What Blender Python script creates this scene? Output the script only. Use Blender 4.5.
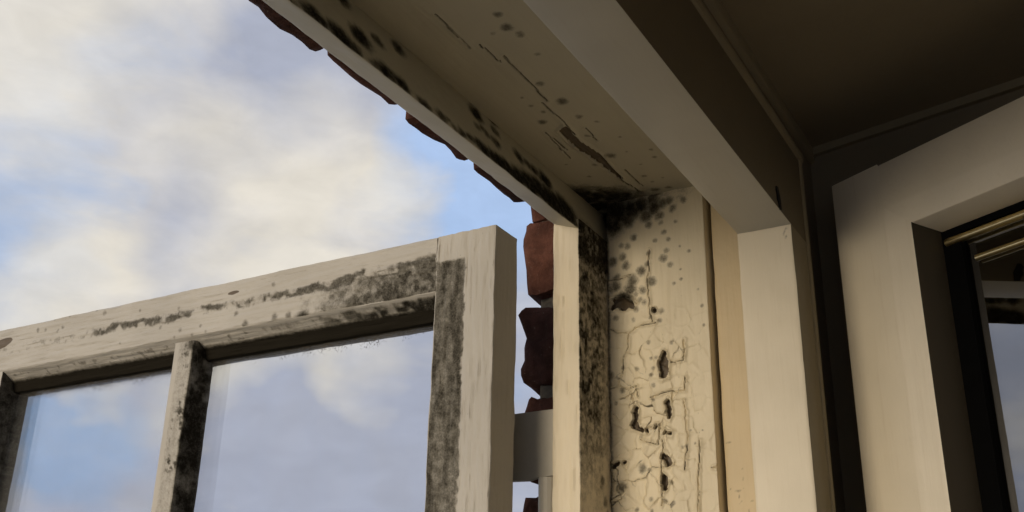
import bpy, bmesh, math, random
import numpy as np
from mathutils import Matrix, Vector

for o in list(bpy.data.objects):
    bpy.data.objects.remove(o)
scene = bpy.context.scene
col = scene.collection
H = 1.75                      # eye height; geometry below is written relative to the eye level

# ------------------------------------------------------------------ camera
cam_data = bpy.data.cameras.new('camera')
cam = bpy.data.objects.new('camera', cam_data)
col.objects.link(cam)
scene.camera = cam
cam_data.sensor_width = 36.0
cam_data.lens = 36.0 * 1024.44 / 1024.0
cam_data.clip_start = 0.01
R3 = Matrix(((0.49726, -0.33123, -0.80189), (-0.8674, -0.16996, -0.46768), (0.01862, 0.92812, -0.37183)))
cam.matrix_world = Matrix.Translation((0, 0, H)) @ R3.to_4x4()

# ------------------------------------------------------------------ node helpers
class NT:
    def __init__(s, tree):
        s.t = tree; s.n = tree.nodes; s.l = tree.links; s.n.clear()
    def node(s, kind, **kw):
        n = s.n.new(kind)
        for k, v in kw.items():
            setattr(n, k, v)
        return n
    def put(s, sock, v):
        if isinstance(v, bpy.types.NodeSocket):
            s.l.new(v, sock)
        elif v is not None:
            if sock.type == 'RGBA' and len(v) == 3:
                v = (*v, 1)
            sock.default_value = v
    def math(s, op, a, b=None, c=None, clamp=False):
        n = s.node('ShaderNodeMath', operation=op, use_clamp=clamp)
        for i, v in enumerate((a, b, c)):
            if v is not None:
                s.put(n.inputs[i], v)
        return n.outputs[0]
    def vmath(s, op, a, b=None):
        n = s.node('ShaderNodeVectorMath', operation=op)
        s.put(n.inputs[0], a)
        if b is not None:
            s.put(n.inputs[1], b)
        return n.outputs['Value'] if op == 'DOT_PRODUCT' else n.outputs[0]
    def noise(s, vec, scale, detail=4, rough=0.55, dist=0.0):
        n = s.node('ShaderNodeTexNoise')
        s.put(n.inputs['Vector'], vec)
        n.inputs['Scale'].default_value = scale
        n.inputs['Detail'].default_value = detail
        n.inputs['Roughness'].default_value = rough
        n.inputs['Distortion'].default_value = dist
        return n.outputs['Fac']
    def smooth(s, v, a, b, lo=0.0, hi=1.0):
        n = s.node('ShaderNodeMapRange', interpolation_type='SMOOTHSTEP')
        s.put(n.inputs['Value'], v)
        n.inputs['From Min'].default_value = a; n.inputs['From Max'].default_value = b
        n.inputs['To Min'].default_value = lo; n.inputs['To Max'].default_value = hi
        return n.outputs['Result']
    def mix(s, f, a, b, blend='MIX'):
        n = s.node('ShaderNodeMix', data_type='RGBA', blend_type=blend)
        s.put(n.inputs['Factor'], f); s.put(n.inputs['A'], a) if False else None
        s.put(n.inputs[6], a); s.put(n.inputs[7], b)
        return n.outputs[2]
    def scalevec(s, vec, sc):
        n = s.node('ShaderNodeMapping'); s.put(n.inputs['Vector'], vec)
        n.inputs['Scale'].default_value = sc
        return n.outputs[0]
    def bump(s, h, strength, dist, normal=None):
        n = s.node('ShaderNodeBump')
        n.inputs['Strength'].default_value = strength; n.inputs['Distance'].default_value = dist
        s.put(n.inputs['Height'], h)
        if normal is not None:
            s.put(n.inputs['Normal'], normal)
        return n.outputs[0]

# ------------------------------------------------------------------ sky
world = bpy.data.worlds.new('sky'); scene.world = world; world.use_nodes = True
w = NT(world.node_tree)
geo = w.node('ShaderNodeTexCoord')
D = w.vmath('NORMALIZE', geo.outputs['Generated'])
sep = w.node('ShaderNodeSeparateXYZ'); w.put(sep.inputs[0], D)
up = w.math('ADD', w.math('ABSOLUTE', sep.outputs[2]), 0.22)
proj = w.node('ShaderNodeCombineXYZ')
w.put(proj.inputs[0], w.math('DIVIDE', sep.outputs[0], up)); w.put(proj.inputs[1], w.math('DIVIDE', sep.outputs[1], up))
n1 = w.noise(proj.outputs[0], 1.6, 5, 0.5, 0.3)
n2 = w.noise(w.vmath('ADD', proj.outputs[0], (3.1, 7.7, 1.3)), 2.6, 5, 0.5, 0.2)
wob = w.node('ShaderNodeTexNoise'); w.put(wob.inputs['Vector'], D); wob.inputs['Scale'].default_value = 5.0; wob.inputs['Detail'].default_value = 5
Dw = w.vmath('NORMALIZE', w.vmath('ADD', D, w.vmath('SCALE', w.vmath('SUBTRACT', wob.outputs['Color'], (0.5, 0.5, 0.5)))))
for nd in w.n:
    if nd.bl_idname == 'ShaderNodeVectorMath' and nd.operation == 'SCALE':
        nd.inputs['Scale'].default_value = 0.22
def blobs(lst):
    tot = None
    for (d, a0, a1, amt) in lst:
        v = Vector(d).normalized()
        dot = w.vmath('DOT_PRODUCT', Dw, tuple(v))
        g = w.smooth(dot, math.cos(math.radians(a1)), math.cos(math.radians(a0)), 0, amt)
        tot = g if tot is None else w.math('ADD', tot, g)
    return tot
SKY_CLEAR = [((.492, .789, .368), 1, 7, .6), ((.757, .478, .446), 1, 8, .85), ((.60, .775, .175), 1, 4.5, 1.0), ((.575, .79, .20), 0, 3.5, .8),
             ((.80, .40, .45), 2, 11, .5), ((.53, .70, .46), 1, 6, .3)]
SKY_WARM = [((.473, .712, .519), 3, 12, .85), ((.677, .598, .429), 2, 9, .75), ((.553, .771, .305), 2, 6, .6), ((.61, .67, .40), 2, 7, .45),
            ((.60, .765, .232), 0, 3.2, .8), ((.71, .64, .285), 1, 5, .8), ((.76, .60, .27), 1, 4, .5), ((.69, .69, .215), 1, 4, .4)]
SKY_GREY = [((.576, .673, .464), 2, 8, .7), ((.76, .62, .17), 2, 8, .8), ((.64, .60, .50), 2, 7, .4), ((.61, .785, .115), 1, 4, .6)]
flat = w.scalevec(D, (3.2, 3.2, 6.5))
streak = w.noise(flat, 1.9, 6, 0.55, 0.4)
clear = w.math('ADD', blobs(SKY_CLEAR), w.smooth(n1, 0.45, 0.30, 0, 0.3))
warm = w.math('ADD', blobs(SKY_WARM), w.smooth(n2, 0.40, 0.70, 0, 0.4))
grey = blobs(SKY_GREY)
warm = w.math('SUBTRACT', warm, w.math('MULTIPLY', grey, 0.7))
warm = w.math('ADD', warm, w.math('MULTIPLY', w.math('SUBTRACT', streak, 0.5), 0.9), clamp=True)
cloudcol = w.mix(warm, (0.41, 0.44, 0.54), (0.76, 0.715, 0.635))
blue = w.mix(w.smooth(sep.outputs[2], 0.05, 0.5), (0.25, 0.42, 0.68), (0.42, 0.56, 0.82))
clear = w.math('ADD', clear, w.math('MULTIPLY', w.math('SUBTRACT', 0.5, streak), 0.6))
clear = w.math('MULTIPLY', clear, w.smooth(warm, 1.0, 0.2, 0.3, 1.0))
clear = w.math('SUBTRACT', clear, w.math('MULTIPLY', grey, 0.6), clamp=True)
skycol = w.mix(clear, cloudcol, blue)
fine = w.noise(flat, 5.0, 5, 0.55, 0.3)
skycol = w.mix(1.0, skycol, w.math('ADD', w.math('MULTIPLY', fine, 0.36), 0.84), 'MULTIPLY')
bg = w.node('ShaderNodeBackground'); w.put(bg.inputs['Color'], skycol); bg.inputs['Strength'].default_value = 1.0
wo = w.node('ShaderNodeOutputWorld'); w.l.new(bg.outputs[0], wo.inputs[0])

# ------------------------------------------------------------------ sun, veiled by cloud and low in the sky
sun_d = bpy.data.lights.new('sun', 'SUN'); sun = bpy.data.objects.new('sun', sun_d); col.objects.link(sun)
sun_d.energy = 2.3; sun_d.angle = math.radians(30); sun_d.color = (1.0, 0.84, 0.62)
SUN_FROM = Vector((-0.98, 0.22, 0.09)).normalized()
sun.rotation_euler = SUN_FROM.to_track_quat('Z', 'Y').to_euler()
sun.location = (-5, 2, 6)

vs = scene.view_settings
vs.view_transform = 'Standard'; vs.look = 'None'; vs.exposure = 0.0; vs.gamma = 1.0; vs.use_curve_mapping = False

# ------------------------------------------------------------------ wear tables, in mm on each board (position, position, radius)
STEP_SPOTS = [ (431,420,5.0), (449,426,6.2), (458,427,7.5), (467,426,6.2), (481,428,6.2), (488,427,8.7), (496,426,6.2), (503,426,6.2), (516,445,8.1), (541,457,5.0), (572,469,6.2),
    (499,471,6.2), (532,427,5.0), (542,428,7.5), (552,427,6.2), (563,427,7.5), (593,424,6.2), (602,425,3.7), (621,427,5.0), (629,429,3.7), (691,469,7.5), (727,483,7.5), (689,452,3.7),
    (699,456,3.7), (706,454,4.3), (726,467,5.0), (721,452,5.6), (641,426,3.7), (654,427,5.0), (669,429,5.0), (681,429,6.2), (691,428,7.5), (705,428,7.5), (717,428,8.7), (731,427,9.9),
    (768,459,6.8), (787,458,5.6), (799,457,6.2), (776,432,12.4), (751,428,9.9), (756,415,6.2), (797,434,12.4), (822,433,14.9), (854,435,14.9), (819,456,8.7) ]
HEAD_SPOTS = [ (723,372,6.3), (686,375,4.2), (747,406,4.9), (840,378,5.6), (731,396,2.8), (716,401,2.8), (755,371,4.2), (771,360,2.8), (792,380,3.5), (851,401,3.5), (599,358,6.3),
    (580,356,4.2), (600,373,2.8), (612,354,4.2), (645,355,2.8), (700,401,2.1), (840,360,2.1), (847,337,2.8), (863,340,2.8), (898,366,3.5), (915,364,2.8), (911,351,2.1), (872,359,2.1),
    (873,418,2.8), (837,426,2.1), (810,354,2.1), (907,454,12.6), (908,439,11.2), (920,429,15.4), (929,417,16.8), (933,403,11.2), (934,386,7.0), (934,369,5.6), (936,354,4.2),
    (944,433,16.8), (925,441,14.0) ]
PEEL_SPOTS = [ (443,467,22.4), (431,473,24.8), (418,465,19.9), (424,452,14.9), (402,465,13.7), (391,468,11.2), (385,455,8.7), (407,454,9.9), (376,462,9.9), (366,465,7.5), (358,467,6.2),
    (370,452,6.2), (382,444,5.0), (354,457,5.0), (342,464,5.0), (407,423,4.3), (414,425,3.7), (400,432,5.0), (383,410,3.1), (385,398,3.7), (409,401,5.6), (392,391,6.2), (421,389,5.0),
    (402,382,7.5), (405,373,8.1), (391,370,5.0), (381,378,5.6), (399,367,3.7), (428,377,5.0), (413,412,5.0), (425,408,6.2), (367,402,5.0), (338,405,2.5), (359,393,3.7), (356,372,2.5),
    (348,412,1.6), (348,386,1.6), (348,375,2.2), (421,380,6.2), (390,357,3.7), (394,360,3.7), (399,350,3.7), (422,344,3.7), (402,339,3.1), (386,312,2.5), (400,285,3.1), (382,284,2.5),
    (382,266,2.5), (361,308,2.5), (356,372,2.5), (327,343,2.2), (330,361,1.6), (326,322,1.9), (384,295,2.5), (378,295,2.5), (384,277,2.5), (430,282,5.0), (415,288,2.5), (417,265,3.7),
    (424,252,2.5), (397,216,2.9), (397,183,5.0), (390,182,2.5), (419,167,5.6), (367,168,2.5), (389,153,2.9), (404,144,2.5), (388,142,2.5), (374,151,2.5), (412,362,11.2), (363,410,3.7),
    (375,424,3.1), (365,431,3.7), (360,422,3.1), (351,441,2.5), (368,443,3.1), (383,339,2.5), (373,334,3.1), (371,344,3.7), (379,346,4.3), (345,217,1.2), (354,201,1.9), (350,202,1.9),
    (341,204,1.5), (333,216,1.2), (397,249,1.6), (382,251,1.9) ]
PEEL_HOLES = [ (424,359,5.0), (417,360,6.2), (410,357,5.6), (403,355,3.1), (371,293,3.7), (371,286,6.8), (370,277,6.2), (370,297,2.5), (379,345,3.7), (403,245,2.5), (403,238,2.7),
    (403,232,2.9), (402,226,3.5), (397,222,2.5), (390,221,2.5), (382,223,2.0), (367,246,2.9), (367,239,3.1), (367,233,3.1), (375,193,3.1), (369,191,3.5), (369,186,2.2), (375,175,2.9),
    (374,169,4.0), (375,163,2.7), (428,188,2.9), (423,190,3.1), (416,190,2.1), (372,217,2.2), (366,215,2.5) ]
SASH_SPOTS = [ (813,352,5.0), (770,354,5.0), (750,353,5.0), (729,345,11.2), (666,355,7.5), (649,358,5.0), (694,351,3.7), (1057,402,3.7), (875,352,2.5), (896,352,2.5), (925,352,2.5),
    (814,351,5.0), (992,396,2.5), (924,388,2.5), (829,367,3.7), (777,394,3.1), (1185,398,3.7), (1170,396,2.5), (1145,391,3.1), (1136,395,3.7), (1124,408,1.9), (1154,408,1.9),
    (1073,408,1.9), (1019,358,1.9), (885,361,2.5), (917,360,3.1), (614,384,5.0), (651,386,5.0), (952,368,3.1), (939,372,2.5) ]
HEAD_CRACKS = [ [(632,381), (672,382), (716,383)], [(716,389), (752,388), (783,389)], [(796,393), (838,387), (891,388)], [(843,391), (896,390), (931,385)], [(780,411), (808,411)], [(777,375),
    (805,376)], [(896,390), (931,385)], [(609,390), (639,388)], [(557,399), (609,400)], [(767,413), (825,416)], [(876,378), (919,377)] ]
PEEL_CRACKS = [ [(428,331), (420,326), (408,325), (395,331), (381,332), (377,332)], [(408,325), (408,310), (415,296), (416,281), (421,271), (428,268)], [(428,268), (418,270), (410,264),
    (401,268), (399,255)], [(385,253), (375,257), (362,258), (349,257), (348,270)], [(362,288), (349,288), (347,309)], [(403,248), (400,224), (393,221), (380,226), (366,215)],
    [(375,210), (373,200), (377,180), (376,163), (378,147)], [(382,414), (385,374), (383,346), (381,333)], [(430,191), (423,184), (425,169), (419,156), (430,150)], [(433,364),
    (420,367), (405,364), (397,356)], [(430,386), (416,386), (404,389)], [(419,255), (407,259), (404,249)], [(336,206), (338,178), (342,138)], [(325,179), (315,180)], [(350,247),
    (348,207), (353,179)], [(428,176), (417,162), (430,155)], [(398,212), (379,205), (376,225)] ]
HEAD_FLAKE = [(771, 401), (764, 390), (798, 391), (834, 385), (904, 390), (845, 396), (803, 402)]

# ------------------------------------------------------------------ numpy noise
rs = np.random.RandomState(7)
TAB = rs.rand(64, 64, 64)
def vnoise(P, scale):
    q = np.asarray(P, dtype=float) * scale
    i = np.floor(q).astype(int); f = q - i; f = f * f * (3 - 2 * f)
    i0 = i % 64; i1 = (i + 1) % 64
    r = 0
    for a in (0, 1):
        for b in (0, 1):
            for c in (0, 1):
                wgt = (f[:, 0] if a else 1 - f[:, 0]) * (f[:, 1] if b else 1 - f[:, 1]) * (f[:, 2] if c else 1 - f[:, 2])
                r = r + wgt * TAB[(i1 if a else i0)[:, 0], (i1 if b else i0)[:, 1], (i1 if c else i0)[:, 2]]
    return r
def fbm(P, scale, octv=3):
    v = 0; amp = 1; tot = 0
    for k in range(octv):
        v = v + amp * vnoise(np.asarray(P) + 3.7 * k, scale * 2.03 ** k); tot += amp; amp *= .5
    return v / tot
def sstep(v, a, b):
    t = np.clip((v - a) / (b - a), 0, 1)
    return t * t * (3 - 2 * t)
def spots_field(U, V, P, table, warp=2.0, soft=0.25):
    """U, V in mm; blots with soft, wobbling rims"""
    wu = (fbm(P, 120, 2) - .5) * 2 * warp; wv = (fbm(P + 9.1, 120, 2) - .5) * 2 * warp
    m = np.zeros(len(U))
    for (a, b, r) in table:
        d = np.hypot(U + wu * min(1, r / 5) - a, V + wv * min(1, r / 5) - b) / r
        m = np.maximum(m, (1 - sstep(d, soft, 1.6)) * (.52 + .48 * min(1, max(0, (r - 3.5) / 8))))
    return m
def line_dist(U, V, polys):
    d = np.full(len(U), 1e3)
    for pl in polys:
        for (a, b) in zip(pl[:-1], pl[1:]):
            ax, ay = a; bx, by = b; dx, dy = bx - ax, by - ay
            t = np.clip(((U - ax) * dx + (V - ay) * dy) / max(1e-6, dx * dx + dy * dy), 0, 1)
            d = np.minimum(d, np.hypot(U - ax - t * dx, V - ay - t * dy))
    return d
def poly_sd(U, V, pts):
    """signed distance to a polygon, negative inside"""
    d = line_dist(U, V, [list(pts) + [pts[0]]])
    ins = np.zeros(len(U), bool)
    for (a, b) in zip(pts, list(pts[1:]) + [pts[0]]):
        c = ((a[1] > V) != (b[1] > V))
        xx = (b[0] - a[0]) * (V - a[1]) / ((b[1] - a[1]) if abs(b[1] - a[1]) > 1e-9 else 1e-9) + a[0]
        ins ^= c & (U < xx)
    return np.where(ins, -d, d)

# ------------------------------------------------------------------ materials
def new_mat(name):
    m = bpy.data.materials.new(name); m.use_nodes = True
    return m, NT(m.node_tree)
def finish(t, color, rough, normal=None, spec=0.4, metal=0.0):
    b = t.node('ShaderNodeBsdfPrincipled')
    t.put(b.inputs['Base Color'], color); t.put(b.inputs['Roughness'], rough)
    b.inputs['Specular IOR Level'].default_value = spec
    t.put(b.inputs['Metallic'], metal)
    if normal is not None:
        t.put(b.inputs['Normal'], normal)
    o = t.node('ShaderNodeOutputMaterial'); t.l.new(b.outputs[0], o.inputs[0])
    return b
def paint(name, colr, axis='z', grain=0.35, lumps=0.25, rough=0.5, speck=0.0, wear=0.0):
    """old gloss paint on wood: brush marks run along the board, mould and bare wood come from the mesh's own wear map"""
    m, t = new_mat(name)
    tc = t.node('ShaderNodeTexCoord').outputs['Object']
    st = {'x': (0.06, 1, 1), 'y': (1, 0.06, 1), 'z': (1, 1, 0.06), 'n': (1, 1, 1)}[axis]
    gv = t.scalevec(tc, st)
    g = t.noise(gv, 230, 4, 0.65)
    lump = t.noise(tc, 55, 3, 0.5)
    big = t.noise(tc, 9, 3, 0.5)
    c = t.mix(t.smooth(big, 0.3, 0.7, 0, 1), tuple(x * 0.93 for x in colr), tuple(min(1, x * 1.04) for x in colr))
    c = t.mix(t.smooth(g, 0.5, 0.75, 0, 0.10 + 0.22 * grain), c, (colr[0] * .72, colr[1] * .66, colr[2] * .55))
    at = t.node('ShaderNodeAttribute', attribute_name='mould').outputs['Fac']
    ab = t.node('ShaderNodeAttribute', attribute_name='bare').outputs['Fac']
    fine = t.noise(tc, 520, 4, 0.65)
    mid = t.noise(tc, 150, 4, 0.6)
    if speck > 0:
        sp = t.smooth(t.noise(tc, 210, 3, 0.6), 0.70, 0.76, 0, speck)
        c = t.mix(sp, c, (0.06, 0.05, 0.035))
    k = t.math('ADD', at, t.math('ADD', t.math('MULTIPLY', t.math('SUBTRACT', fine, 0.5), 0.55), t.math('MULTIPLY', t.math('SUBTRACT', mid, 0.5), 0.55)))
    halo = t.math('MULTIPLY', t.smooth(k, 0.05, 0.70, 0, 0.75), t.smooth(at, 0.0, 0.25))
    core = t.math('MULTIPLY', t.smooth(k, 0.45, 1.10, 0, 0.95), t.smooth(at, 0.0, 0.25))
    c = t.mix(halo, c, (0.085, 0.075, 0.05))
    c = t.mix(core, c, (0.009, 0.0075, 0.005))
    wood = t.mix(g, (0.05, 0.036, 0.022), (0.17, 0.13, 0.085))
    kb = t.smooth(t.math('ADD', ab, t.math('MULTIPLY', t.math('SUBTRACT', fine, 0.5), 0.35)), 0.42, 0.62)
    c = t.mix(t.math('MULTIPLY', kb, t.smooth(ab, .01, .06)), c, wood)
    nb = t.bump(g, grain, 0.0012)
    nb = t.bump(lump, lumps, 0.002, nb)
    nb = t.bump(t.math('MULTIPLY', fine, core), 0.5, 0.0012, nb)
    fb = finish(t, c, t.math('ADD', rough, t.math('MULTIPLY', core, 0.45), clamp=True), nb)
    t.put(fb.inputs['Specular IOR Level'], t.math('MULTIPLY', t.math('SUBTRACT', 1.0, core), 0.4))
    return m
CREAM = (0.70, 0.62, 0.465)
MAT = {}
MAT['paint_x'] = paint('weathered_shaded_cream_paint_along_head', (0.52, 0.485, 0.375), 'x', 0.3, 0.2, 0.5)  # weathered, and toned below the upright cream to dim the underside
MAT['paint_z'] = paint('weathered_cream_paint_upright', CREAM, 'z', 0.5, 0.2, 0.5)
MAT['paint_peel'] = paint('peeling_cream_paint', (0.70, 0.615, 0.44), 'z', 0.45, 0.4, 0.5, 0.35)
MAT['paint_strip'] = paint('tan_cream_paint', (0.60, 0.485, 0.30), 'z', 0.45, 0.3, 0.5)
MAT['sash_y'] = paint('outdoor_cream_paint_along_rail', (0.43, 0.405, 0.355), 'y', 1.0, 0.7, 0.55, 0.4)
MAT['sash_z'] = paint('outdoor_cream_paint_upright', (0.43, 0.405, 0.355), 'z', 1.0, 0.7, 0.55, 0.4)
MAT['clean_x'] = paint('smooth_shaded_white_paint_along_beam', (0.53, 0.515, 0.455), 'x', 0.15, 0.08, 0.4)  # the post's paint toned down so the beam's underside stays dim
MAT['clean_z'] = paint('smooth_white_paint_upright', (0.74, 0.66, 0.50), 'z', 0.22, 0.08, 0.4)
MAT['leaf_z'] = paint('brushed_white_paint_upright', (0.80, 0.72, 0.56), 'z', 0.4, 0.08, 0.4)
MAT['leaf_n'] = paint('brushed_white_paint', (0.80, 0.72, 0.56), 'n', 0.1, 0.08, 0.4)
MAT['ceiling'] = paint('shaded_ceiling_paint', (0.30, 0.25, 0.165), 'n', 0.1, 0.15, 0.6)  # darkness of the unlit room put into the ceiling colour
MAT['shaded_beam_side'] = paint('shaded_beam_paint', (0.15, 0.12, 0.07), 'n', 0.1, 0.15, 0.6)  # cream beam's room side painted dark in place of shade
MAT['shaded_wall'] = paint('shaded_wall_paint', (0.21, 0.17, 0.108), 'n', 0.1, 0.15, 0.6)  # wall colour lowered to carry the room's shade
MAT['reveal_shade'] = paint('shaded_reveal_paint', (0.05, 0.04, 0.025), 'z', 0.1, 0.1, 0.6)  # shade of the leaf's inner reveal put into its colour
MAT['shaded_trim'] = paint('shaded_trim_paint', (0.27, 0.225, 0.14), 'n', 0.1, 0.1, 0.5)  # shade put into the colour of the post's room side and beads

def simple(name, c, rough=0.6, metal=0.0, nscale=60, var=0.25, bump=0.2, spec=0.4):
    m, t = new_mat(name)
    tc = t.node('ShaderNodeTexCoord').outputs['Object']
    n = t.noise(tc, nscale, 4, 0.6)
    cc = t.mix(n, tuple(x * (1 - var) for x in c), tuple(min(1, x * (1 + var)) for x in c))
    finish(t, cc, rough, t.bump(n, bump, 0.002), spec, metal)
    return m
MAT['hinge'] = simple('grey_painted_steel', (0.50, 0.47, 0.40), 0.5, 0, 90, 0.08, 0.15)
MAT['gasket'] = simple('black_rubber', (0.004, 0.004, 0.004), 0.95, spec=0.03)
MAT['brass'] = simple('gold_anodised_bar', (0.90, 0.72, 0.36), 0.28, 1.0, 40, 0.05, 0.02)
MAT['chip'] = simple('black_chipped_hole', (0.006, 0.006, 0.006), 0.9)
MAT['mortar'] = simple('old_mortar', (0.20, 0.18, 0.15), 0.95, 0, 180, 0.5, 0.8)
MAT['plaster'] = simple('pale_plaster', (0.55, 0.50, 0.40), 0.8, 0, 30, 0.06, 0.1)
MAT['floorboards'] = simple('light_oak_floor', (0.36, 0.28, 0.19), 0.5, 0, 12, 0.2, 0.1)
MAT['ground'] = simple('pale_paving', (0.11, 0.10, 0.08), 0.9, 0, 1.5, 0.25, 0.2)

def brick_mat(name, c):
    m, t = new_mat(name)
    tc = t.node('ShaderNodeTexCoord').outputs['Object']
    a = t.noise(tc, 38, 5, 0.65); b = t.noise(tc, 260, 4, 0.7)
    cc = t.mix(t.smooth(a, 0.3, 0.7), tuple(x * 0.45 for x in c), c)
    cc = t.mix(t.smooth(b, 0.62, 0.75, 0, 0.5), cc, (0.30, 0.26, 0.21))
    cc = t.mix(t.smooth(a, 0.62, 0.72, 0, 0.8), cc, (0.035, 0.025, 0.02))
    finish(t, cc, 0.92, t.bump(b, 0.7, 0.003, t.bump(a, 0.6, 0.008)), 0.2)
    return m
MAT['brick_a'] = brick_mat('dark_red_brick', (0.14, 0.058, 0.040))
MAT['brick_b'] = brick_mat('brown_brick', (0.11, 0.05, 0.038))

def glass_mat(name, tint, refl, dirt):
    m, t = new_mat(name)
    tr = t.node('ShaderNodeBsdfTransparent'); tr.inputs[0].default_value = (*tint, 1)
    gl = t.node('ShaderNodeBsdfGlossy'); gl.inputs['Roughness'].default_value = 0.0; gl.inputs['Color'].default_value = (1, 1, 1, 1)
    lw = t.node('ShaderNodeLayerWeight'); lw.inputs['Blend'].default_value = 0.25
    f = t.math('ADD', refl, t.math('MULTIPLY', lw.outputs['Fresnel'], 0.6), clamp=True)
    ms = t.node('ShaderNodeMixShader'); t.put(ms.inputs[0], f); t.l.new(tr.outputs[0], ms.inputs[1]); t.l.new(gl.outputs[0], ms.inputs[2])
    out = ms.outputs[0]
    if dirt:
        tc = t.node('ShaderNodeTexCoord').outputs['Object']
        at = t.node('ShaderNodeAttribute', attribute_name='mould').outputs['Fac']
        n = t.noise(tc, 330, 4, 0.7)
        k = t.math('MULTIPLY', t.smooth(t.math('ADD', n, t.math('MULTIPLY', at, 0.30)), 0.74, 0.90, 0, 0.7), t.smooth(at, 0.01, 0.3))
        haze = t.math('MULTIPLY', t.noise(t.scalevec(tc, (1, 1, .3)), 25, 3, 0.6), 0.07)
        df = t.node('ShaderNodeBsdfDiffuse'); df.inputs[0].default_value = (0.07, 0.06, 0.045, 1)
        dh = t.node('ShaderNodeBsdfDiffuse'); dh.inputs[0].default_value = (0.6, 0.58, 0.52, 1)
        m1 = t.node('ShaderNodeMixShader'); t.put(m1.inputs[0], haze); t.l.new(out, m1.inputs[1]); t.l.new(dh.outputs[0], m1.inputs[2])
        m2 = t.node('ShaderNodeMixShader'); t.put(m2.inputs[0], k); t.l.new(m1.outputs[0], m2.inputs[1]); t.l.new(df.outputs[0], m2.inputs[2])
        out = m2.outputs[0]
    o = t.node('ShaderNodeOutputMaterial'); t.l.new(out, o.inputs[0])
    return m
MAT['pane'] = glass_mat('dirty_window_glass', (0.94, 0.95, 0.965), 0.02, True)
MAT['dark_pane'] = glass_mat('coated_double_glazing', (0.35, 0.34, 0.30), 0.30, False)

# ------------------------------------------------------------------ object helpers
def put_props(o, label=None, cat=None, group=None, kind=None):
    if label: o['label'] = label
    if cat: o['category'] = cat
    if group: o['group'] = group
    if kind: o['kind'] = kind
    return o
def root(name, loc, **kw):
    o = bpy.data.objects.new(name, None); col.objects.link(o)
    o.location = (loc[0], loc[1], loc[2] + H); o.empty_display_size = 0.05
    return put_props(o, **kw)
def link_mesh(name, V, F, mat, parent=None, attrs=None, sharp=35, smooth=True):
    V = np.asarray(V, dtype=float).copy(); V[:, 2] += H
    off = np.zeros(3); p = parent
    while p is not None:
        off += np.array(p.location); p = p.parent
    V -= off
    me = bpy.data.meshes.new(name)
    me.from_pydata([tuple(v) for v in V], [], F)
    me.update()
    if attrs:
        for k, arr in attrs.items():
            a = me.attributes.new(k, 'FLOAT', 'POINT')
            a.data.foreach_set('value', np.asarray(arr, dtype=np.float32))
    bm = bmesh.new(); bm.from_mesh(me); bmesh.ops.recalc_face_normals(bm, faces=bm.faces); bm.to_mesh(me); bm.free()
    if smooth:
        me.polygons.foreach_set('use_smooth', [True] * len(me.polygons))
        me.set_sharp_from_angle(angle=math.radians(sharp))
    mats = mat if isinstance(mat, (list, tuple)) else [mat]
    for m in mats: me.materials.append(m)
    o = bpy.data.objects.new(name, me); col.objects.link(o)
    if parent is not None: o.parent = parent
    return o
def span(a, b, step):
    n = max(1, int(round(abs(b - a) / step)))
    return list(np.linspace(a, b, n + 1))
def dense_poly(poly, r=0.0015, res=None):
    """closed outline with rounded corners; res[i] = sampling step on the edge i -> i+1"""
    n = len(poly); P = [np.array(p, float) for p in poly]; out = []
    for i in range(n):
        a, b, c = P[i - 1], P[i], P[(i + 1) % n]
        la, lc = np.linalg.norm(a - b), np.linalg.norm(c - b)
        rr = min(r, la * .4, lc * .4)
        p0 = b + (a - b) / la * rr; p1 = b + (c - b) / lc * rr
        out += [p0, (p0 + p1) / 4 + b / 2, p1]
        q = P[(i + 1) % n]; d = P[(i + 2) % n]
        rq = min(r, lc * .4, np.linalg.norm(d - q) * .4)
        e1 = q + (b - q) / lc * rq
        st = res[i] if res else None
        if st:
            k = int(np.linalg.norm(e1 - p1) / st)
            for j in range(1, k):
                out.append(p1 + (e1 - p1) * j / k)
    return np.array(out)
def bar(name, axis, S, poly, mat, parent=None, r=0.0015, res=None, attr=None, disp=None, sharp=35):
    """a board: outline swept along an axis through the stations S. attr(P) -> wear maps, disp(P) -> offsets"""
    pp = dense_poly(poly, r, res); m = len(pp); S = list(S); n = len(S)
    V = np.zeros((n, m, 3))
    ax = {'x': 0, 'y': 1, 'z': 2}[axis]; o1, o2 = [k for k in (0, 1, 2) if k != ax]
    V[:, :, ax] = np.array(S)[:, None]; V[:, :, o1] = pp[None, :, 0]; V[:, :, o2] = pp[None, :, 1]
    V = V.reshape(-1, 3)
    A = attr(V) if attr else {}
    if disp is not None: V = V + disp(V)
    F = []
    for i in range(n - 1):
        b0 = i * m; b1 = b0 + m
        for j in range(m):
            k = (j + 1) % m
            F.append((b0 + j, b0 + k, b1 + k, b1 + j))
    F.append(tuple(range(m))[::-1]); F.append(tuple(range((n - 1) * m, n * m)))
    return link_mesh(name, V, F, mat, parent, A, sharp)
def box(name, lo, hi, mat, parent=None, r=0.0015):
    x0, y0, z0 = lo; x1, y1, z1 = hi
    return bar(name, 'z', [z0, z1], [(x0, y0), (x1, y0), (x1, y1), (x0, y1)], mat, parent, r)
def boxes(name, lst, mat, parent=None):
    V = []; F = []
    for lo, hi in lst:
        b = len(V)
        for z in (lo[2], hi[2]):
            V += [(lo[0], lo[1], z), (hi[0], lo[1], z), (hi[0], hi[1], z), (lo[0], hi[1], z)]
        F += [(b, b + 3, b + 2, b + 1), (b + 4, b + 5, b + 6, b + 7)] + [(b + i, b + (i + 1) % 4, b + 4 + (i + 1) % 4, b + 4 + i) for i in range(4)]
    return link_mesh(name, V, F, mat, parent, None, 35, False)

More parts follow.
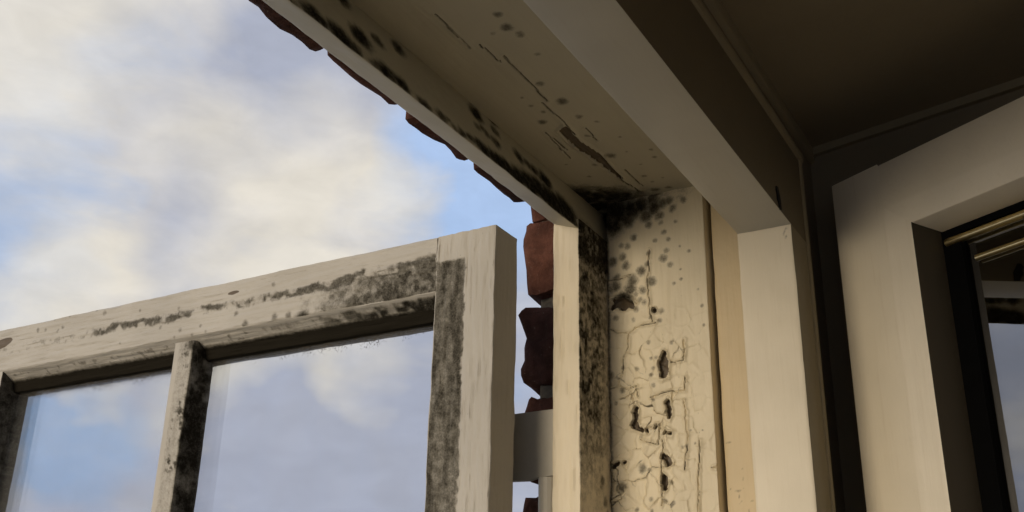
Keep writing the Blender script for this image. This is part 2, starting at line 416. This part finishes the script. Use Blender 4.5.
# ------------------------------------------------------------------ where things stand (metres from the eye)
OP_L, SILL = -1.60, -0.90          # unseen left end, widened to admit light, and bottom of the window opening
LIP_X, STEP_X = 0.876, 0.9446      # outer lip and main face of the right jamb
LIP_Y0, LIP_Y1 = 0.4315, 0.4615
HEAD_Z = 0.4775
POST_X, POST_Y0, POST_Y1, BEAM_Z = 0.9146, 0.2229, 0.2769, 0.4005
WALL_Y = 0.2349
CEIL = 0.558
FLOOR = -H
CX, CY = 1.0793, WALL_Y            # room corner beside the window
T2 = math.tan(math.radians(13.32)) # the side wall leaves the corner at this slant
BACK_Y, LEFT_X = -3.2, -2.6

# ------------------------------------------------------------------ setting
s = 'structure'
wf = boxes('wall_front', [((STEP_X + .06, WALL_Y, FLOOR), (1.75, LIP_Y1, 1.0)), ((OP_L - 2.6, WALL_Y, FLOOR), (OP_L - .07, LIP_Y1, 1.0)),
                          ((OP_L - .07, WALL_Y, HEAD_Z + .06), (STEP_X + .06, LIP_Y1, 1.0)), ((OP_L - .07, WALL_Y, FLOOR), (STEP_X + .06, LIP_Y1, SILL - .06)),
                          ], MAT['shaded_wall'])
put_props(wf, 'shade-darkened window wall with a rough red brick outer face', kind=s)
mort = boxes('mortar_bed', [((0.962, LIP_Y1, -4.5), (1.75, 0.522, 1.0)), ((OP_L - 2.6, LIP_Y1, -4.5), (OP_L - .1, 0.522, 1.0)),
                            ((OP_L - .1, LIP_Y1, 0.512), (0.962, 0.522, 1.0)), ((OP_L - .1, LIP_Y1, -4.5), (0.962, 0.522, SILL - .06))], MAT['mortar'], wf)
def brick(lo, hi, seed, mat):
    lo = np.array(lo); hi = np.array(hi); c = (lo + hi) / 2; h = (hi - lo) / 2
    bm = bmesh.new(); bmesh.ops.create_cube(bm, size=2.0)
    bmesh.ops.subdivide_edges(bm, edges=bm.edges, cuts=7, use_grid_fill=True)
    P = np.array([v.co[:] for v in bm.verts]); F = [[v.index for v in f.verts] for f in bm.faces]; bm.free()
    P = np.sign(P) * np.abs(P) ** 0.8
    k = np.abs(P); rr = 0.007
    Q = P * h
    over = np.maximum(np.abs(Q) - (h - rr), 0); L = np.linalg.norm(over, axis=1, keepdims=True)
    corr = np.where(L > rr, over * (rr / np.maximum(L, 1e-9)), over)
    Q = np.sign(Q) * (np.minimum(np.abs(Q), h - rr) + corr)
    W = Q + c + seed * 0.37
    d = np.stack([fbm(W, 45, 3), fbm(W + 5, 45, 3), fbm(W + 11, 45, 3)], 1) - .5
    Q = Q * (1 + 0.0) + d * (0.010 if seed < 20 else 0.020)
    return link_mesh('brick', Q + c, F, mat, wf, None, 60)
rnd = random.Random(3)
hx = [(-.145, -.05), (-.04, .06), (.07, .165), (.175, .262), (.272, .362), (.372, .468), (.478, .573), (.582, .688), (.704, .809), (.828, .93), (.956, 1.06)]
for i, (a, b) in enumerate(hx):
    dz = [0, .001, -.001, .001, 0, -.002, -.002, .001, .000, -.002, -.012][i]
    brick((a, LIP_Y1 + .001, (.493 + dz)), (b, .537, .62), i + 1, MAT['brick_a'] if i % 3 else MAT['brick_b'])
zc = [(.386, .474), (.282, .371), (.182, .268), (.080, .168), (-.022, .066), (-.124, -.036), (-.226, -.138)]
for i, (a, b) in enumerate(zc):
    brick((.945 + (.004 if i == 2 else 0), LIP_Y1 + .001, a), (1.14, .537, b), 20 + i, MAT['brick_a'] if i != 1 else MAT['brick_b'])

# right-hand wall, slanting
def slab(name, pts, z0, z1, mat, parent=None, kind=s, label=None):
    n = len(pts); V = [(x, y, z0) for x, y in pts] + [(x, y, z1) for x, y in pts]
    F = [tuple(range(n))[::-1], tuple(range(n, 2 * n))] + [(i, (i + 1) % n, n + (i + 1) % n, n + i) for i in range(n)]
    o = link_mesh(name, V, F, mat, parent, None, 35, False)
    return put_props(o, label, kind=kind)
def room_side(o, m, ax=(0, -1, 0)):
    """the faces turned along ax get a darker colour that stands in for shade"""
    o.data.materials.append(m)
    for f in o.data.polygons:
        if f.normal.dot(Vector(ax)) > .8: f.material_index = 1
bx = CX - (CY - BACK_Y) * T2
slab('wall_right', [(CX, CY), (bx, BACK_Y), (bx + .9, BACK_Y), (CX + .6, CY)], FLOOR, 1.0, MAT['shaded_wall'], label='shade-darkened side wall behind the open glazed leaf')
slab('wall_back', [(LEFT_X - .2, BACK_Y - .15), (bx + .9, BACK_Y - .15), (bx + .9, BACK_Y), (LEFT_X - .2, BACK_Y)], FLOOR, 1.0, MAT['plaster'], label='pale wall across the room')
WL0, WL1, WLZ0, WLZ1 = -3.05, 0.10, -1.60, 0.50      # unseen opening added in the left wall for fill daylight
wl = boxes('wall_left', [((LEFT_X - .2, BACK_Y, FLOOR), (LEFT_X, WL0, 1.0)), ((LEFT_X - .2, WL1, FLOOR), (LEFT_X, WALL_Y, 1.0)),
                         ((LEFT_X - .2, WL0, FLOOR), (LEFT_X, WL1, WLZ0)), ((LEFT_X - .2, WL0, WLZ1), (LEFT_X, WL1, 1.0))], MAT['plaster'])
put_props(wl, 'pale side wall with an opening added for fill daylight', kind=s)
fl = boxes('floor', [((LEFT_X - .2, BACK_Y - .15, FLOOR - .2), (2.0, WALL_Y, FLOOR))], MAT['floorboards']); put_props(fl, 'light oak floor of the room', kind=s)
ce = boxes('ceiling', [((LEFT_X - .2, BACK_Y - .15, CEIL), (2.0, WALL_Y, CEIL + .2))], MAT['ceiling']); put_props(ce, 'shade-darkened low ceiling above the window', kind=s)
gr = boxes('ground', [((-16, .53, -4.9), (25, 18, -4.5)), ((-16, -12, -4.9), (LEFT_X - .3, .53, -4.5))], MAT['ground']); put_props(gr, 'pale paving far below the window', kind=s)  # unseen; ends short so low sunlight gets past its edge

# ------------------------------------------------------------------ window_1: the fixed frame
win = root('window_1', (0.05, 0.40, SILL - .06), label='weathered cream wooden window frame with black mould in its corner', kind=s)
XH = span(-1.60, .36, .05)[:-1] + span(.36, .97, .0016)
def head_lip_attr(P):
    X, Y, Z = (P * 1000).T
    m = np.clip(spots_field(X / 1.55, Z, P, [(a / 1.55, c, q * 1.15) for a, c, q in STEP_SPOTS], 2.5) * 1.2, 0, 1)
    m = m * sstep(P[:, 2], .4195, .4235)
    near = sstep(P[:, 0], .70, .88) * (1 - sstep(P[:, 2], .425, .455)) * sstep(fbm(P, 60), .35, .6) * .8
    near = np.where(P[:, 1] < .4335 + (P[:, 2] - .422) * .35, near, 0)
    # only the room-facing step carries the blots
    face = P[:, 1] < (.4315 + (P[:, 2] - .422) * .2919 + .0012)
    return {'mould': np.where(face, np.maximum(m, near), 0), 'bare': np.zeros(len(P))}
def edge_wobble(amp, sc):
    return lambda P: (np.stack([fbm(P, sc), fbm(P + 4, sc), fbm(P + 8, sc)], 1) - .5) * 2 * amp
bar('outer_head', 'x', XH, [(.4315, .422), (.4615, .4333), (.4615, .537), (.4477, .537), (.4477, .4775)], MAT['paint_x'], win, .0016,
    [.003, None, None, None, .0016], head_lip_attr, edge_wobble(.0008, 55))
def head_attr(P):
    X, Y, Z = (P * 1000).T
    m = spots_field(X, Y, P, HEAD_SPOTS, 2.2)
    ld = line_dist(X + (fbm(P, 90, 2) - .5) * 3, Y + (fbm(P + 3, 90, 2) - .5) * 2, HEAD_CRACKS)
    thin = (1 - sstep(ld, .35, 1.1)) * .95
    corner = sstep(P[:, 0] + (P[:, 1] - .40) * .6, .885, .935) * sstep(P[:, 1], .345, .42) * sstep(fbm(P, 70), .25, .55)
    sd = poly_sd(X + (fbm(P, 150, 2) - .5) * 1.5, Y + (fbm(P + 3, 150, 2) - .5) * 1.5, HEAD_FLAKE)
    return {'mould': np.maximum(np.maximum(m, thin), corner), 'bare': 1 - sstep(sd, -1.0, .8)}
def head_disp(P):
    X, Y, Z = (P * 1000).T
    D_ = np.zeros_like(P)
    sd = poly_sd(X, Y, HEAD_FLAKE); ld = line_dist(X, Y, HEAD_CRACKS)
    bot = P[:, 2] < HEAD_Z + .0005
    dz = (fbm(P * np.array([.25, 1, 1]), 60) - .5) * .0016
    dz = dz + np.where(sd < 0, .0022, 0) - .0012 * np.exp(-((sd - 1.5) / 1.5) ** 2) * (sd > 0) + np.where(ld < .6, .0012, 0) - .0006 * np.exp(-((ld - 2) / 1.2) ** 2)
    D_[:, 2] = np.where(bot, dz, 0)
    return D_
bar('head_board', 'x', span(-1.60, .36, .05)[:-1] + span(.36, .97, .0014), [(.2769, HEAD_Z), (.4477, HEAD_Z), (.4477, .537), (.2769, .537)], MAT['paint_x'], win, .001,
    [.0014, None, None, None], head_attr, head_disp)
ZF = span(SILL - .06, .08, .06)[:-1] + span(.08, .4335, .0016)
def jamb_lip_attr(P):
    face = (P[:, 1] < LIP_Y0 + .0012) & (P[:, 0] > LIP_X + .0008)
    z = P[:, 2]
    n = fbm(P, 230, 3); n2 = fbm(P + 2, 45, 3)
    dens = .45 + .35 * sstep(z, .19, .25) + .5 * sstep(z, .37, .43) - .25 * (1 - sstep(z, .13, .2))
    inner = 1 - .4 * sstep(P[:, 0], .915, .94) * (1 - sstep(z, .33, .4))
    m = np.clip((.46 + sstep(n, .36, .64) * .36 + .3 * sstep(n2, .4, .65)) * dens * inner * 1.2, 0, 1)
    sp = spots_field(P[:, 0] * 1000, z * 1000, P, [(925, 172, 6), (922, 165, 4), (931, 151, 6), (927, 196, 3), (937, 140, 5), (922, 330, 9), (930, 300, 7), (915, 270, 7)], 2)
    return {'mould': np.where(face, np.maximum(m, sp), 0), 'bare': np.zeros(len(P))}
bar('outer_jamb', 'z', ZF, [(LIP_X, LIP_Y1), (LIP_X + .0005, LIP_Y0), (1.0, LIP_Y0), (1.0, LIP_Y1)], MAT['paint_z'], win, .0016,
    [.0018, .0014, None, None], jamb_lip_attr, lambda P: edge_wobble(.0006, 60)(P) + ((fbm(P * np.array([1, 1, .07]), 380, 3) - .5) * .0026)[:, None] * np.array([1, 0, 0]))
# the peeling board
rc = np.random.RandomState(21)
CELLS = np.stack([rc.uniform(.318, .434, 170), rc.uniform(.06, .40, 170)], 1); CTILT = rc.uniform(-1, 1, (170, 3))
def peel_common(P):
    X, Y, Z = (P * 1000).T
    wy = Y + (fbm(P, 95, 3) - .5) * 9; wz = Z + (fbm(P + 6, 95, 3) - .5) * 9
    ck = line_dist(Y + (fbm(P, 170, 2) - .5) * 4, Z + (fbm(P + 3, 170, 2) - .5) * 4, PEEL_CRACKS)
    hd = np.full(len(P), 50.0)
    hy = Y + (fbm(P, 150, 3) - .5) * 8; hz = Z + (fbm(P + 3, 150, 3) - .5) * 8
    acc = np.zeros(len(P))
    for (a, b, r) in PEEL_HOLES:
        acc += np.exp(-(np.hypot(hy - a, (hz - b) * .85) - r * .8) / 1.6)
    hd = np.minimum(hd, -1.6 * np.log(acc + 1e-12))
    d1 = np.full(len(P), 1e3); d2 = d1.copy(); idx = np.zeros(len(P), int)
    for i, (a, b) in enumerate(CELLS * 1000):
        d = np.hypot((wy - a) * 1.25, wz - b)
        nearer = d < d1
        d2 = np.where(nearer, d1, np.minimum(d2, d)); idx = np.where(nearer, i, idx); d1 = np.minimum(d1, d)
    zone = (1 - sstep(P[:, 2] + (fbm(P, 30) - .5) * .12, .26, .36)) * (.35 + .65 * sstep(P[:, 1], .325, .375))
    return ck, hd, (d2 - d1) / 2, idx, zone
PC = {}
def peel_attr(P):
    X, Y, Z = (P * 1000).T
    ck, hd, ce_, idx, zone = PC['v'] = peel_common(P)
    front = P[:, 0] < STEP_X + .0008
    m = spots_field(Y, Z, P, PEEL_SPOTS, 1.6)
    band = sstep(P[:, 2] + (P[:, 1] - .40) * .22, .438, .466) * sstep(P[:, 1], .30, .40) * (.35 + .6 * sstep(fbm(P, 80), .35, .6))
    crack = (1 - sstep(ck, .15, .75)) * (.2 + .55 * sstep(fbm(P + 5, 60), .4, .6))
    hair = (1 - sstep(ce_, .15, .5)) * zone * sstep(fbm(P + 7, 40), .5, .62) * .6
    corner_line = sstep(P[:, 1], .4265, .4312) * .7  # darker line along the inner corner edge
    mm = np.maximum.reduce([m, band, crack, hair, corner_line])
    return {'mould': np.where(front, mm, 0), 'bare': np.where(front, 1 - sstep(hd, -.6, .5), 0)}
def peel_disp(P):
    ck, hd, ce_, idx, zone = PC['v']
    front = P[:, 0] < STEP_X + .0008
    h = (fbm(P * np.array([1, 1, .4]), 45) - .5) * .0020 + (fbm(P * np.array([1, 1, .12]), 300, 2) - .5) * .0009
    c = CELLS[idx]; t = CTILT[idx]
    h = h + zone * ((t[:, 0] * .0008) + t[:, 1] * (P[:, 1] - c[:, 0]) * .10 + t[:, 2] * (P[:, 2] - c[:, 1]) * .10)
    h = h + zone * .0010 * np.exp(-(ce_ / 1.3) ** 2)
    h = h + .0014 * np.exp(-((ck - 1.4) / 1.3) ** 2) - .0014 * (1 - sstep(ck, .2, .8))
    h = h + .0018 * np.exp(-((hd - 1.3) / 1.2) ** 2) * (hd > 0) - .0065 * (1 - sstep(hd, -.7, .3))
    D_ = np.zeros_like(P); D_[:, 0] = np.where(front, -h, 0)
    return D_
bar('jamb_board', 'z', span(SILL - .06, .09, .06)[:-1] + span(.09, .4785, .00085), [(STEP_X, .3205), (1.0, .3205), (1.0, LIP_Y0), (STEP_X, LIP_Y0)], MAT['paint_peel'], win, .0015,
    [None, None, None, .00085], peel_attr, peel_disp)
def strip_attr(P):
    X, Y, Z = (P * 1000).T
    low = 1 - sstep(P[:, 2], .18, .26)
    c = line_dist(Y + (fbm(P, 130, 2) - .5) * 6, Z + (fbm(P + 3, 130, 2) - .5) * 6, [[(316, 178), (296, 179)], [(315, 160), (298, 157)], [(312, 146), (290, 149)], [(304, 160), (304, 146)], [(316, 205), (304, 206)], [(300, 179), (301, 157)], [(296, 140), (298, 120)]])
    return {'mould': (1 - sstep(c, .15, .6)) * .45 * low, 'bare': np.zeros(len(P))}
bar('jamb_strip', 'z', span(SILL - .06, .09, .06)[:-1] + span(.09, .4785, .002), [(STEP_X + .011, .2769), (1.0, .2769), (1.0, .3168), (STEP_X + .011, .3168)], MAT['paint_strip'], win, .003,
    [None, None, None, .0016], strip_attr, edge_wobble(.0006, 50))
# the parts of the same frame outside the picture
box('outer_jamb', (OP_L - .07, LIP_Y0, SILL - .06), (OP_L, LIP_Y1, .43), MAT['paint_z'], win)
box('jamb_board', (OP_L - .07, POST_Y1, SILL - .06), (OP_L - .03, LIP_Y0, .478), MAT['paint_z'], win)
box('window_sill', (OP_L - .07, .18, SILL - .06), (.97, .50, SILL), MAT['clean_x'], win)

# ------------------------------------------------------------------ trim_1: inner casing, beam over post
tr1 = root('trim_1', (POST_X + .02, POST_Y0, SILL), label='smooth cream inner casing with a square beam resting on a post', kind=s)
def dots_attr(pts, ax):
    def f(P):
        return {'mould': spots_field(P[:, ax[0]] * 1000, P[:, ax[1]] * 1000, P, pts, .3), 'bare': np.zeros(len(P))}
    return f
cpo = bar('casing_post', 'z', span(SILL, .09, .06)[:-1] + span(.09, BEAM_Z, .004), [(POST_X, POST_Y0), (.968, POST_Y0), (.968, POST_Y1), (POST_X, POST_Y1)], MAT['clean_z'], tr1, .0016,
    [None, None, None, .002], dots_attr([(228, 396, 1.6), (229, 389, 1.4), (227, 383, 1.3), (231, 392, 1.0), (229, 374, 1.2)], (1, 2)), edge_wobble(.0005, 35))
cbe = bar('casing_beam', 'x', span(OP_L - .05, .968, .03), [(POST_Y0, BEAM_Z), (POST_Y1, BEAM_Z), (POST_Y1, .495), (POST_Y0, .495)], MAT['clean_x'], tr1, .0020)
room_side(cpo, MAT['shaded_trim']); room_side(cbe, MAT['shaded_beam_side'])
# bead round the casing
def bead_poly(cx, cy, r, flip=1, n=7):
    return [(cx + r * math.cos(a), cy + flip * r * math.sin(a)) for a in np.linspace(math.pi, 2 * math.pi, n)]
bz = [(y, z) for y, z in [(WALL_Y, .495), (.228, .4952), (.2225, .500), (.2215, .505), (.2225, .510), (.228, .5148), (WALL_Y, .515)]]
bar('bead', 'x', span(OP_L - .05, .988, .1), bz, MAT['shaded_trim'], tr1, .0005)
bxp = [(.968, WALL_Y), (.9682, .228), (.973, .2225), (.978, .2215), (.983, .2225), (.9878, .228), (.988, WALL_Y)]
bar('bead', 'z', span(SILL, .497, .1), bxp, MAT['shaded_trim'], tr1, .0005)
# chipped hole in the beam
cp = [(x + 3.2 * (1 if k in (1, 2, 3, 4, 5) else -1) * (.4 if k in (0, 1, 5, 6) else 1), z) for k, (x, z) in enumerate([(869.3, 421), (871.5, 421.5), (872.5, 416), (875.5, 411), (875.8, 405), (877.8, 400.8), (874.6, 401.2), (873.8, 406), (871.6, 408), (872, 413), (870, 417)])]
V = [(x / 1000, POST_Y0 - .0012, z / 1000) for x, z in cp] + [(x / 1000, POST_Y0 + .002, z / 1000) for x, z in cp]
n = len(cp)
ch = link_mesh('paint_chip', V, [tuple(range(n)), tuple(range(n, 2 * n))[::-1]] + [(i, (i + 1) % n, n + (i + 1) % n, n + i) for i in range(n)], MAT['chip'], tr1, None, 35, False)
ch['label'] = 'black splintered chip at the edge of the beam'

# cornices under the ceiling
bar('trim_2', 'x', span(OP_L - 1, CX, .3), [(WALL_Y, CEIL - .018), (WALL_Y, CEIL), (WALL_Y - .006, CEIL), (WALL_Y - .006, CEIL - .014)], MAT['shaded_trim'], None, .001)
put_props(bpy.data.objects['trim_2'], 'thin shade-darkened ceiling bead along the window wall', kind=s)
c0 = np.array((CX, CY)); dv = np.array((-math.sin(math.radians(13.32)), -math.cos(math.radians(13.32)))); nv = np.array((-dv[1], dv[0])) * -1
if nv[0] > 0: nv = -nv
pts = [c0, c0 + dv * 2.4, c0 + dv * 2.4 + nv * .007, c0 + nv * .007]
slab('trim_3', [tuple(p) for p in pts], CEIL - .009, CEIL, MAT['shaded_trim'], label='thin shade-darkened ceiling bead along the side wall')

# ------------------------------------------------------------------ the open casement outside
SX0, SX1 = .8012, .8462
SY0, SY1 = .4865, 1.3100
STOP, SBOT = .4090, -.80
G0 = .5565                                        # inner edge of the hinge stile
sash = root('casement_sash', (SX0 + .02, SY0, SBOT), label='open outer window casement with mouldy cream frame and two tall panes', cat='window sash')
def sash_attr(P):
    X, Y, Z = (P * 1000).T
    front = P[:, 0] < SX0 + .0010
    n = fbm(P, 60, 3); n2 = fbm(P + 4, 200, 3)
    m = np.zeros(len(P))
    # dark weathered band round the glass, strongest by the hinge stile
    fade = 1 - sstep(P[:, 1] + (n - .5) * .1, .62, .78)
    band_r = (1 - sstep(Z + (n2 - .5) * 6, 378.5, 381.5)) * fade * (.70 + .3 * sstep(n2, .35, .65)) * (P[:, 1] > .5565)
    band_s = sstep(Y + (n2 - .5) * 7, 519, 523) * (P[:, 1] <= .5575) * (1 - sstep(Z + (n2 - .5) * 5, 379, 383)) * (.70 + .22 * sstep(fbm(P * np.array([1, 1, .25]), 170, 3), .3, .7))
    # chain of blots along the rail
    cl = np.abs(Z - 380 - (fbm(P, 35, 3) - .5) * 14)
    wgt = 1 - sstep(P[:, 1], 1.06, 1.10)
    ch_ = (1 - sstep(cl + (n2 - .5) * 7, 2.5 + 4 * fade, 7.0 + 4 * fade)) * wgt * np.clip(.25 + 1.0 * sstep(fbm(P + 2, 75, 3), .36, .60), 0, 1)
    faint = (1 - sstep(np.abs(Z - 378), 3, 10)) * .35 * sstep(n2, .5, .65)
    m = np.maximum.reduce([band_r * .88, band_s * .92, ch_ * (.62 + .25 * n2) * (P[:, 1] > .5565), faint * (P[:, 1] > .56), spots_field(Y, Z, P, SASH_SPOTS, 1.5)])
    under = np.zeros(len(P))
    # moulding beneath the rail and sides of the bars next to the glass
    deep = sstep(P[:, 0], SX0 + .012, SX0 + .020)
    under = np.maximum(deep * 1.3, sstep(P[:, 0], SX0 + .002, SX0 + .006) * (1 - sstep(P[:, 1], .60, .86)) * (.35 + .65 * sstep(n, .38, .6)))
    under = np.maximum(under, sstep(P[:, 0], SX0 + .002, SX0 + .008) * sstep(n2, .55, .7) * .5)
    hinge_edge = P[:, 1] < SY0 + .0015
    m = np.where(front, m, np.where(hinge_edge | (P[:, 2] > STOP - .002), 0, under))
    br = np.where(front, np.maximum(1 - sstep(np.hypot((Y - 1258) / 3.2, Z - 389 - (1258 - Y) * .12), 5, 9), 1 - sstep(np.hypot((Y - 838) / 4, (Z - 394)), 1.5, 3.2)), 0)
    return {'mould': m, 'bare': br}
SC = {'v': 0}
def sash_disp(P):
    X, Y, Z = (P * 1000).T
    D_ = edge_wobble(.0007, 45)(P)
    D_[:, 0] += (fbm(P * (np.array([1, 1, .07]) if SC['v'] else np.array([1, .07, 1])), 330, 3) - .5) * .0034
    inner = ((P[:, 1] <= .5575) & (Y > 521) & (Z < 380)) | ((P[:, 1] > .5565) & (P[:, 1] < .66) & (Z < 379))
    D_[:, 0] += np.where((P[:, 0] < SX0 + .001) & inner, .0009, 0)
    return D_
FY = span(G0, SY1, .0015)
bar('top_rail', 'y', FY, [(SX0, .350), (SX0, STOP), (SX1, STOP), (SX1, .3245), (SX0 + .033, .3245), (SX0 + .022, .3255), (SX0 + .0195, .335), (SX0 + .0165, .3395)], MAT['sash_y'], sash, .0018,
    [.0015, .01, None, None, .0025, .002, .002, .0016], sash_attr, sash_disp)
SC['v'] = 1
ZS = span(SBOT, .07, .08)[:-1] + span(.07, STOP, .0016)
bar('hinge_stile', 'z', ZS, [(SX0, SY0), (SX1, SY0), (SX1, G0 + .012), (SX0 + .02, G0 + .012), (SX0, G0 - .0006)], MAT['sash_z'], sash, .0018,
    [.0018, None, None, None, .0014], sash_attr, sash_disp)
def muntin_attr(P):
    X, Y, Z = (P * 1000).T
    n = fbm(P, 60, 3); n2 = fbm(P + 4, 210, 3)
    front = P[:, 0] < SX0 + .0012
    sp = sstep(n2, .50, .64) * (.4 + .6 * sstep(n, .4, .6)) * sstep(Y, 916, 905)
    topd = sstep(P[:, 2], .325, .338) * sstep(Y, 912, 896) * .8
    side = (.55 + .45 * sstep(n, .3, .6)) * (P[:, 1] < .9)
    return {'mould': np.where(front, np.maximum.reduce([sp * .85, topd, .30 * sstep(Y, 919, 912)]), side), 'bare': np.zeros(len(P))}
bar('muntin', 'z', span(SBOT + .05, .07, .08)[:-1] + span(.07, .3445, .0016), [(SX0 + .0005, .892), (SX0 + .0005, .9235), (SX0 + .036, .9235), (SX0 + .036, .892)], MAT['sash_z'], sash, .003,
    [.0016, None, None, .0016], muntin_attr, edge_wobble(.0006, 45))
bar('lock_stile', 'z', span(SBOT, .07, .08)[:-1] + span(.07, .3505, .002), [(SX0 + .0005, 1.2424), (SX1, 1.2424), (SX1, SY1), (SX0 + .0005, SY1)], MAT['sash_z'], sash, .002,
    [.002, None, None, .004], lambda P: {'mould': np.where(P[:, 1] < 1.2436, .75 + .25 * fbm(P, 60), 0), 'bare': np.zeros(len(P))}, edge_wobble(.0005, 45))
box('bottom_rail', (SX0, G0, SBOT), (SX1, 1.2424, SBOT + .09), MAT['sash_y'], sash)
def pane(y0, y1, z0, z1, x, parent):
    Ys = span(y0, y1, .004); Zs = span(z0, .05, .1)[:-1] + span(.05, z1, .003)
    ny, nz = len(Ys), len(Zs)
    V = [(x, y, z) for z in Zs for y in Ys] + [(x + .004, y, z) for z in (z0, z1) for y in (y0, y1)]
    F = [(i * ny + j, i * ny + j + 1, (i + 1) * ny + j + 1, (i + 1) * ny + j) for i in range(nz - 1) for j in range(ny - 1)]
    P = np.array(V)
    top = sstep(P[:, 2] + (fbm(P, 40) - .5) * .03, z1 - .03, z1 + .006); sd = np.maximum(1 - sstep(P[:, 1], y0, y0 + .012), sstep(P[:, 1], y1 - .010, y1)) * .3
    V = V[:ny * nz]; P = P[:ny * nz]
    o = link_mesh('glass_pane', V, F, MAT['pane'], parent, {'mould': np.maximum(top, sd)[:ny * nz]}, 35)
    md = o.modifiers.new('thickness', 'SOLIDIFY'); md.thickness = .004; md.offset = 0
    return o
pane(G0 - .002, .8945, SBOT + .085, .328, SX0 + .0300, sash)
pane(.9205, 1.2445, SBOT + .085, .328, SX0 + .0300, sash)
# hinge: cranked strap with a barrel
hg = bar('hinge', 'x', [.885, .890], [(.4622, .1725), (.4622, .2375), (.53, .2368), (.53, .170), (.492, .1690), (.482, .1715)], MAT['hinge'], sash, .002)
bar('hinge_arm', 'y', [.510, .53], [(SX1 - .0005, .172), (.886, .172), (.886, .235), (SX1 - .0005, .235)], MAT['hinge'], hg, .001)
ang = np.linspace(0, 2 * math.pi, 17)[:-1]
bar('hinge_barrel', 'z', [.09, .1705], [(.888 + .0095 * math.cos(a), .4722 + .0095 * math.sin(a)) for a in ang], MAT['hinge'], hg, .0003, None, None, None, 50)

# ------------------------------------------------------------------ glazed leaf standing open in the room, in front of the side wall
TX, TY, TZ = 1.0060, .2015, .4740
A2 = math.radians(-119.59)
d2 = np.array((math.cos(A2), math.sin(A2), 0)); nf = np.array((d2[1], -d2[0], 0)); zz = np.array((0, 0, 1.0))
LW, LB = .62, -1.10
def L3(u, v, wd):               # u along the leaf, v down from its top edge (negative), wd depth away from the room
    return np.array((TX, TY, TZ)) + d2 * u + zz * v - nf * wd
leaf = root('glazed_leaf', (TX + d2[0] * .3, TY + d2[1] * .3, TZ + LB), label='cream double-glazed window leaf standing open before the shade-darkened wall, sky in its glass', cat='window sash')
def leaf_bar(name, prof, path, mat, parent, sharp=35):
    """prof = [(inset, depth)...] closed; path = two functions of the inset giving the ends"""
    V = []
    for (i_, dp) in prof: V.append(path[0](i_, dp))
    for (i_, dp) in prof: V.append(path[1](i_, dp))
    n_ = len(prof)
    F = [tuple(range(n_))[::-1], tuple(range(n_, 2 * n_))] + [(k, (k + 1) % n_, n_ + (k + 1) % n_, n_ + k) for k in range(n_)]
    return link_mesh(name, V, F, mat, parent, None, sharp)
def stile_prof(wd, ridge):
    return [(0, .004), (.0015, .001), (.004, 0), (ridge, 0), (ridge + .002, .0006), (wd - .003, .0035), (wd - .001, .0045), (wd, .007), (wd, .062), (0, .062)]
WS, WR = .090, .0735
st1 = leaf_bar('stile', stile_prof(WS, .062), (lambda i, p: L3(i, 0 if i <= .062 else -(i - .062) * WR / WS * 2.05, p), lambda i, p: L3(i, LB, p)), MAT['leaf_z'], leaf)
room_side(st1, MAT['reveal_shade'], tuple(d2))
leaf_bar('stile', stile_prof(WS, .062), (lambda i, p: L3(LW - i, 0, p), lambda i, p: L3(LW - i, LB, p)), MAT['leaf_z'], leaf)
leaf_bar('top_rail', stile_prof(WR, .048), (lambda i, p: L3(.0636 + max(0, i - .048) * 1.08, -i, p), lambda i, p: L3(LW - .09, -i, p)), MAT['leaf_n'], leaf)
leaf_bar('bottom_rail', stile_prof(WS, .062), (lambda i, p: L3(.09, LB + i, p), lambda i, p: L3(LW - .09, LB + i, p)), MAT['leaf_n'], leaf)
def leaf_box(name, u0, u1, v0, v1, p0, p1, mat, parent):
    V = [L3(u, v, p) for p in (p0, p1) for (u, v) in ((u0, v0), (u1, v0), (u1, v1), (u0, v1))]
    F = [(0, 1, 2, 3), (7, 6, 5, 4)] + [(i, (i + 1) % 4, 4 + (i + 1) % 4, 4 + i) for i in range(4)]
    return link_mesh(name, V, F, mat, parent, None, 35, False)
gd = .046
leaf_box('gasket', .089, .1100, LB + .09, -.0725, gd, gd + .010, MAT['gasket'], leaf)
leaf_box('gasket', .1100, LW - .09, -.0805, -.0725, gd, gd + .010, MAT['gasket'], leaf)
gp = leaf_box('glass_pane', .0915, LW - .0885, LB + .0885, -.0745, gd + .006, gd + .0085, MAT['dark_pane'], leaf)
def round_bar(u0, u1, v, r, dep):
    prof = [(v + r * math.cos(a), dep + r * 1.0 * math.sin(a)) for a in np.linspace(0, 2 * math.pi, 13)[:-1]]
    return leaf_bar('spacer_reflection_bar', prof, (lambda i, p: L3(u0, i, p), lambda i, p: L3(u1, i, p)), MAT['brass'], leaf, 60)
round_bar(.094, LW - .10, -.0860, .0042, gd + .001)
round_bar(.122, LW - .10, -.1105, .0032, gd + .002)  # solid bar in place of the upper bar's reflection in the glass
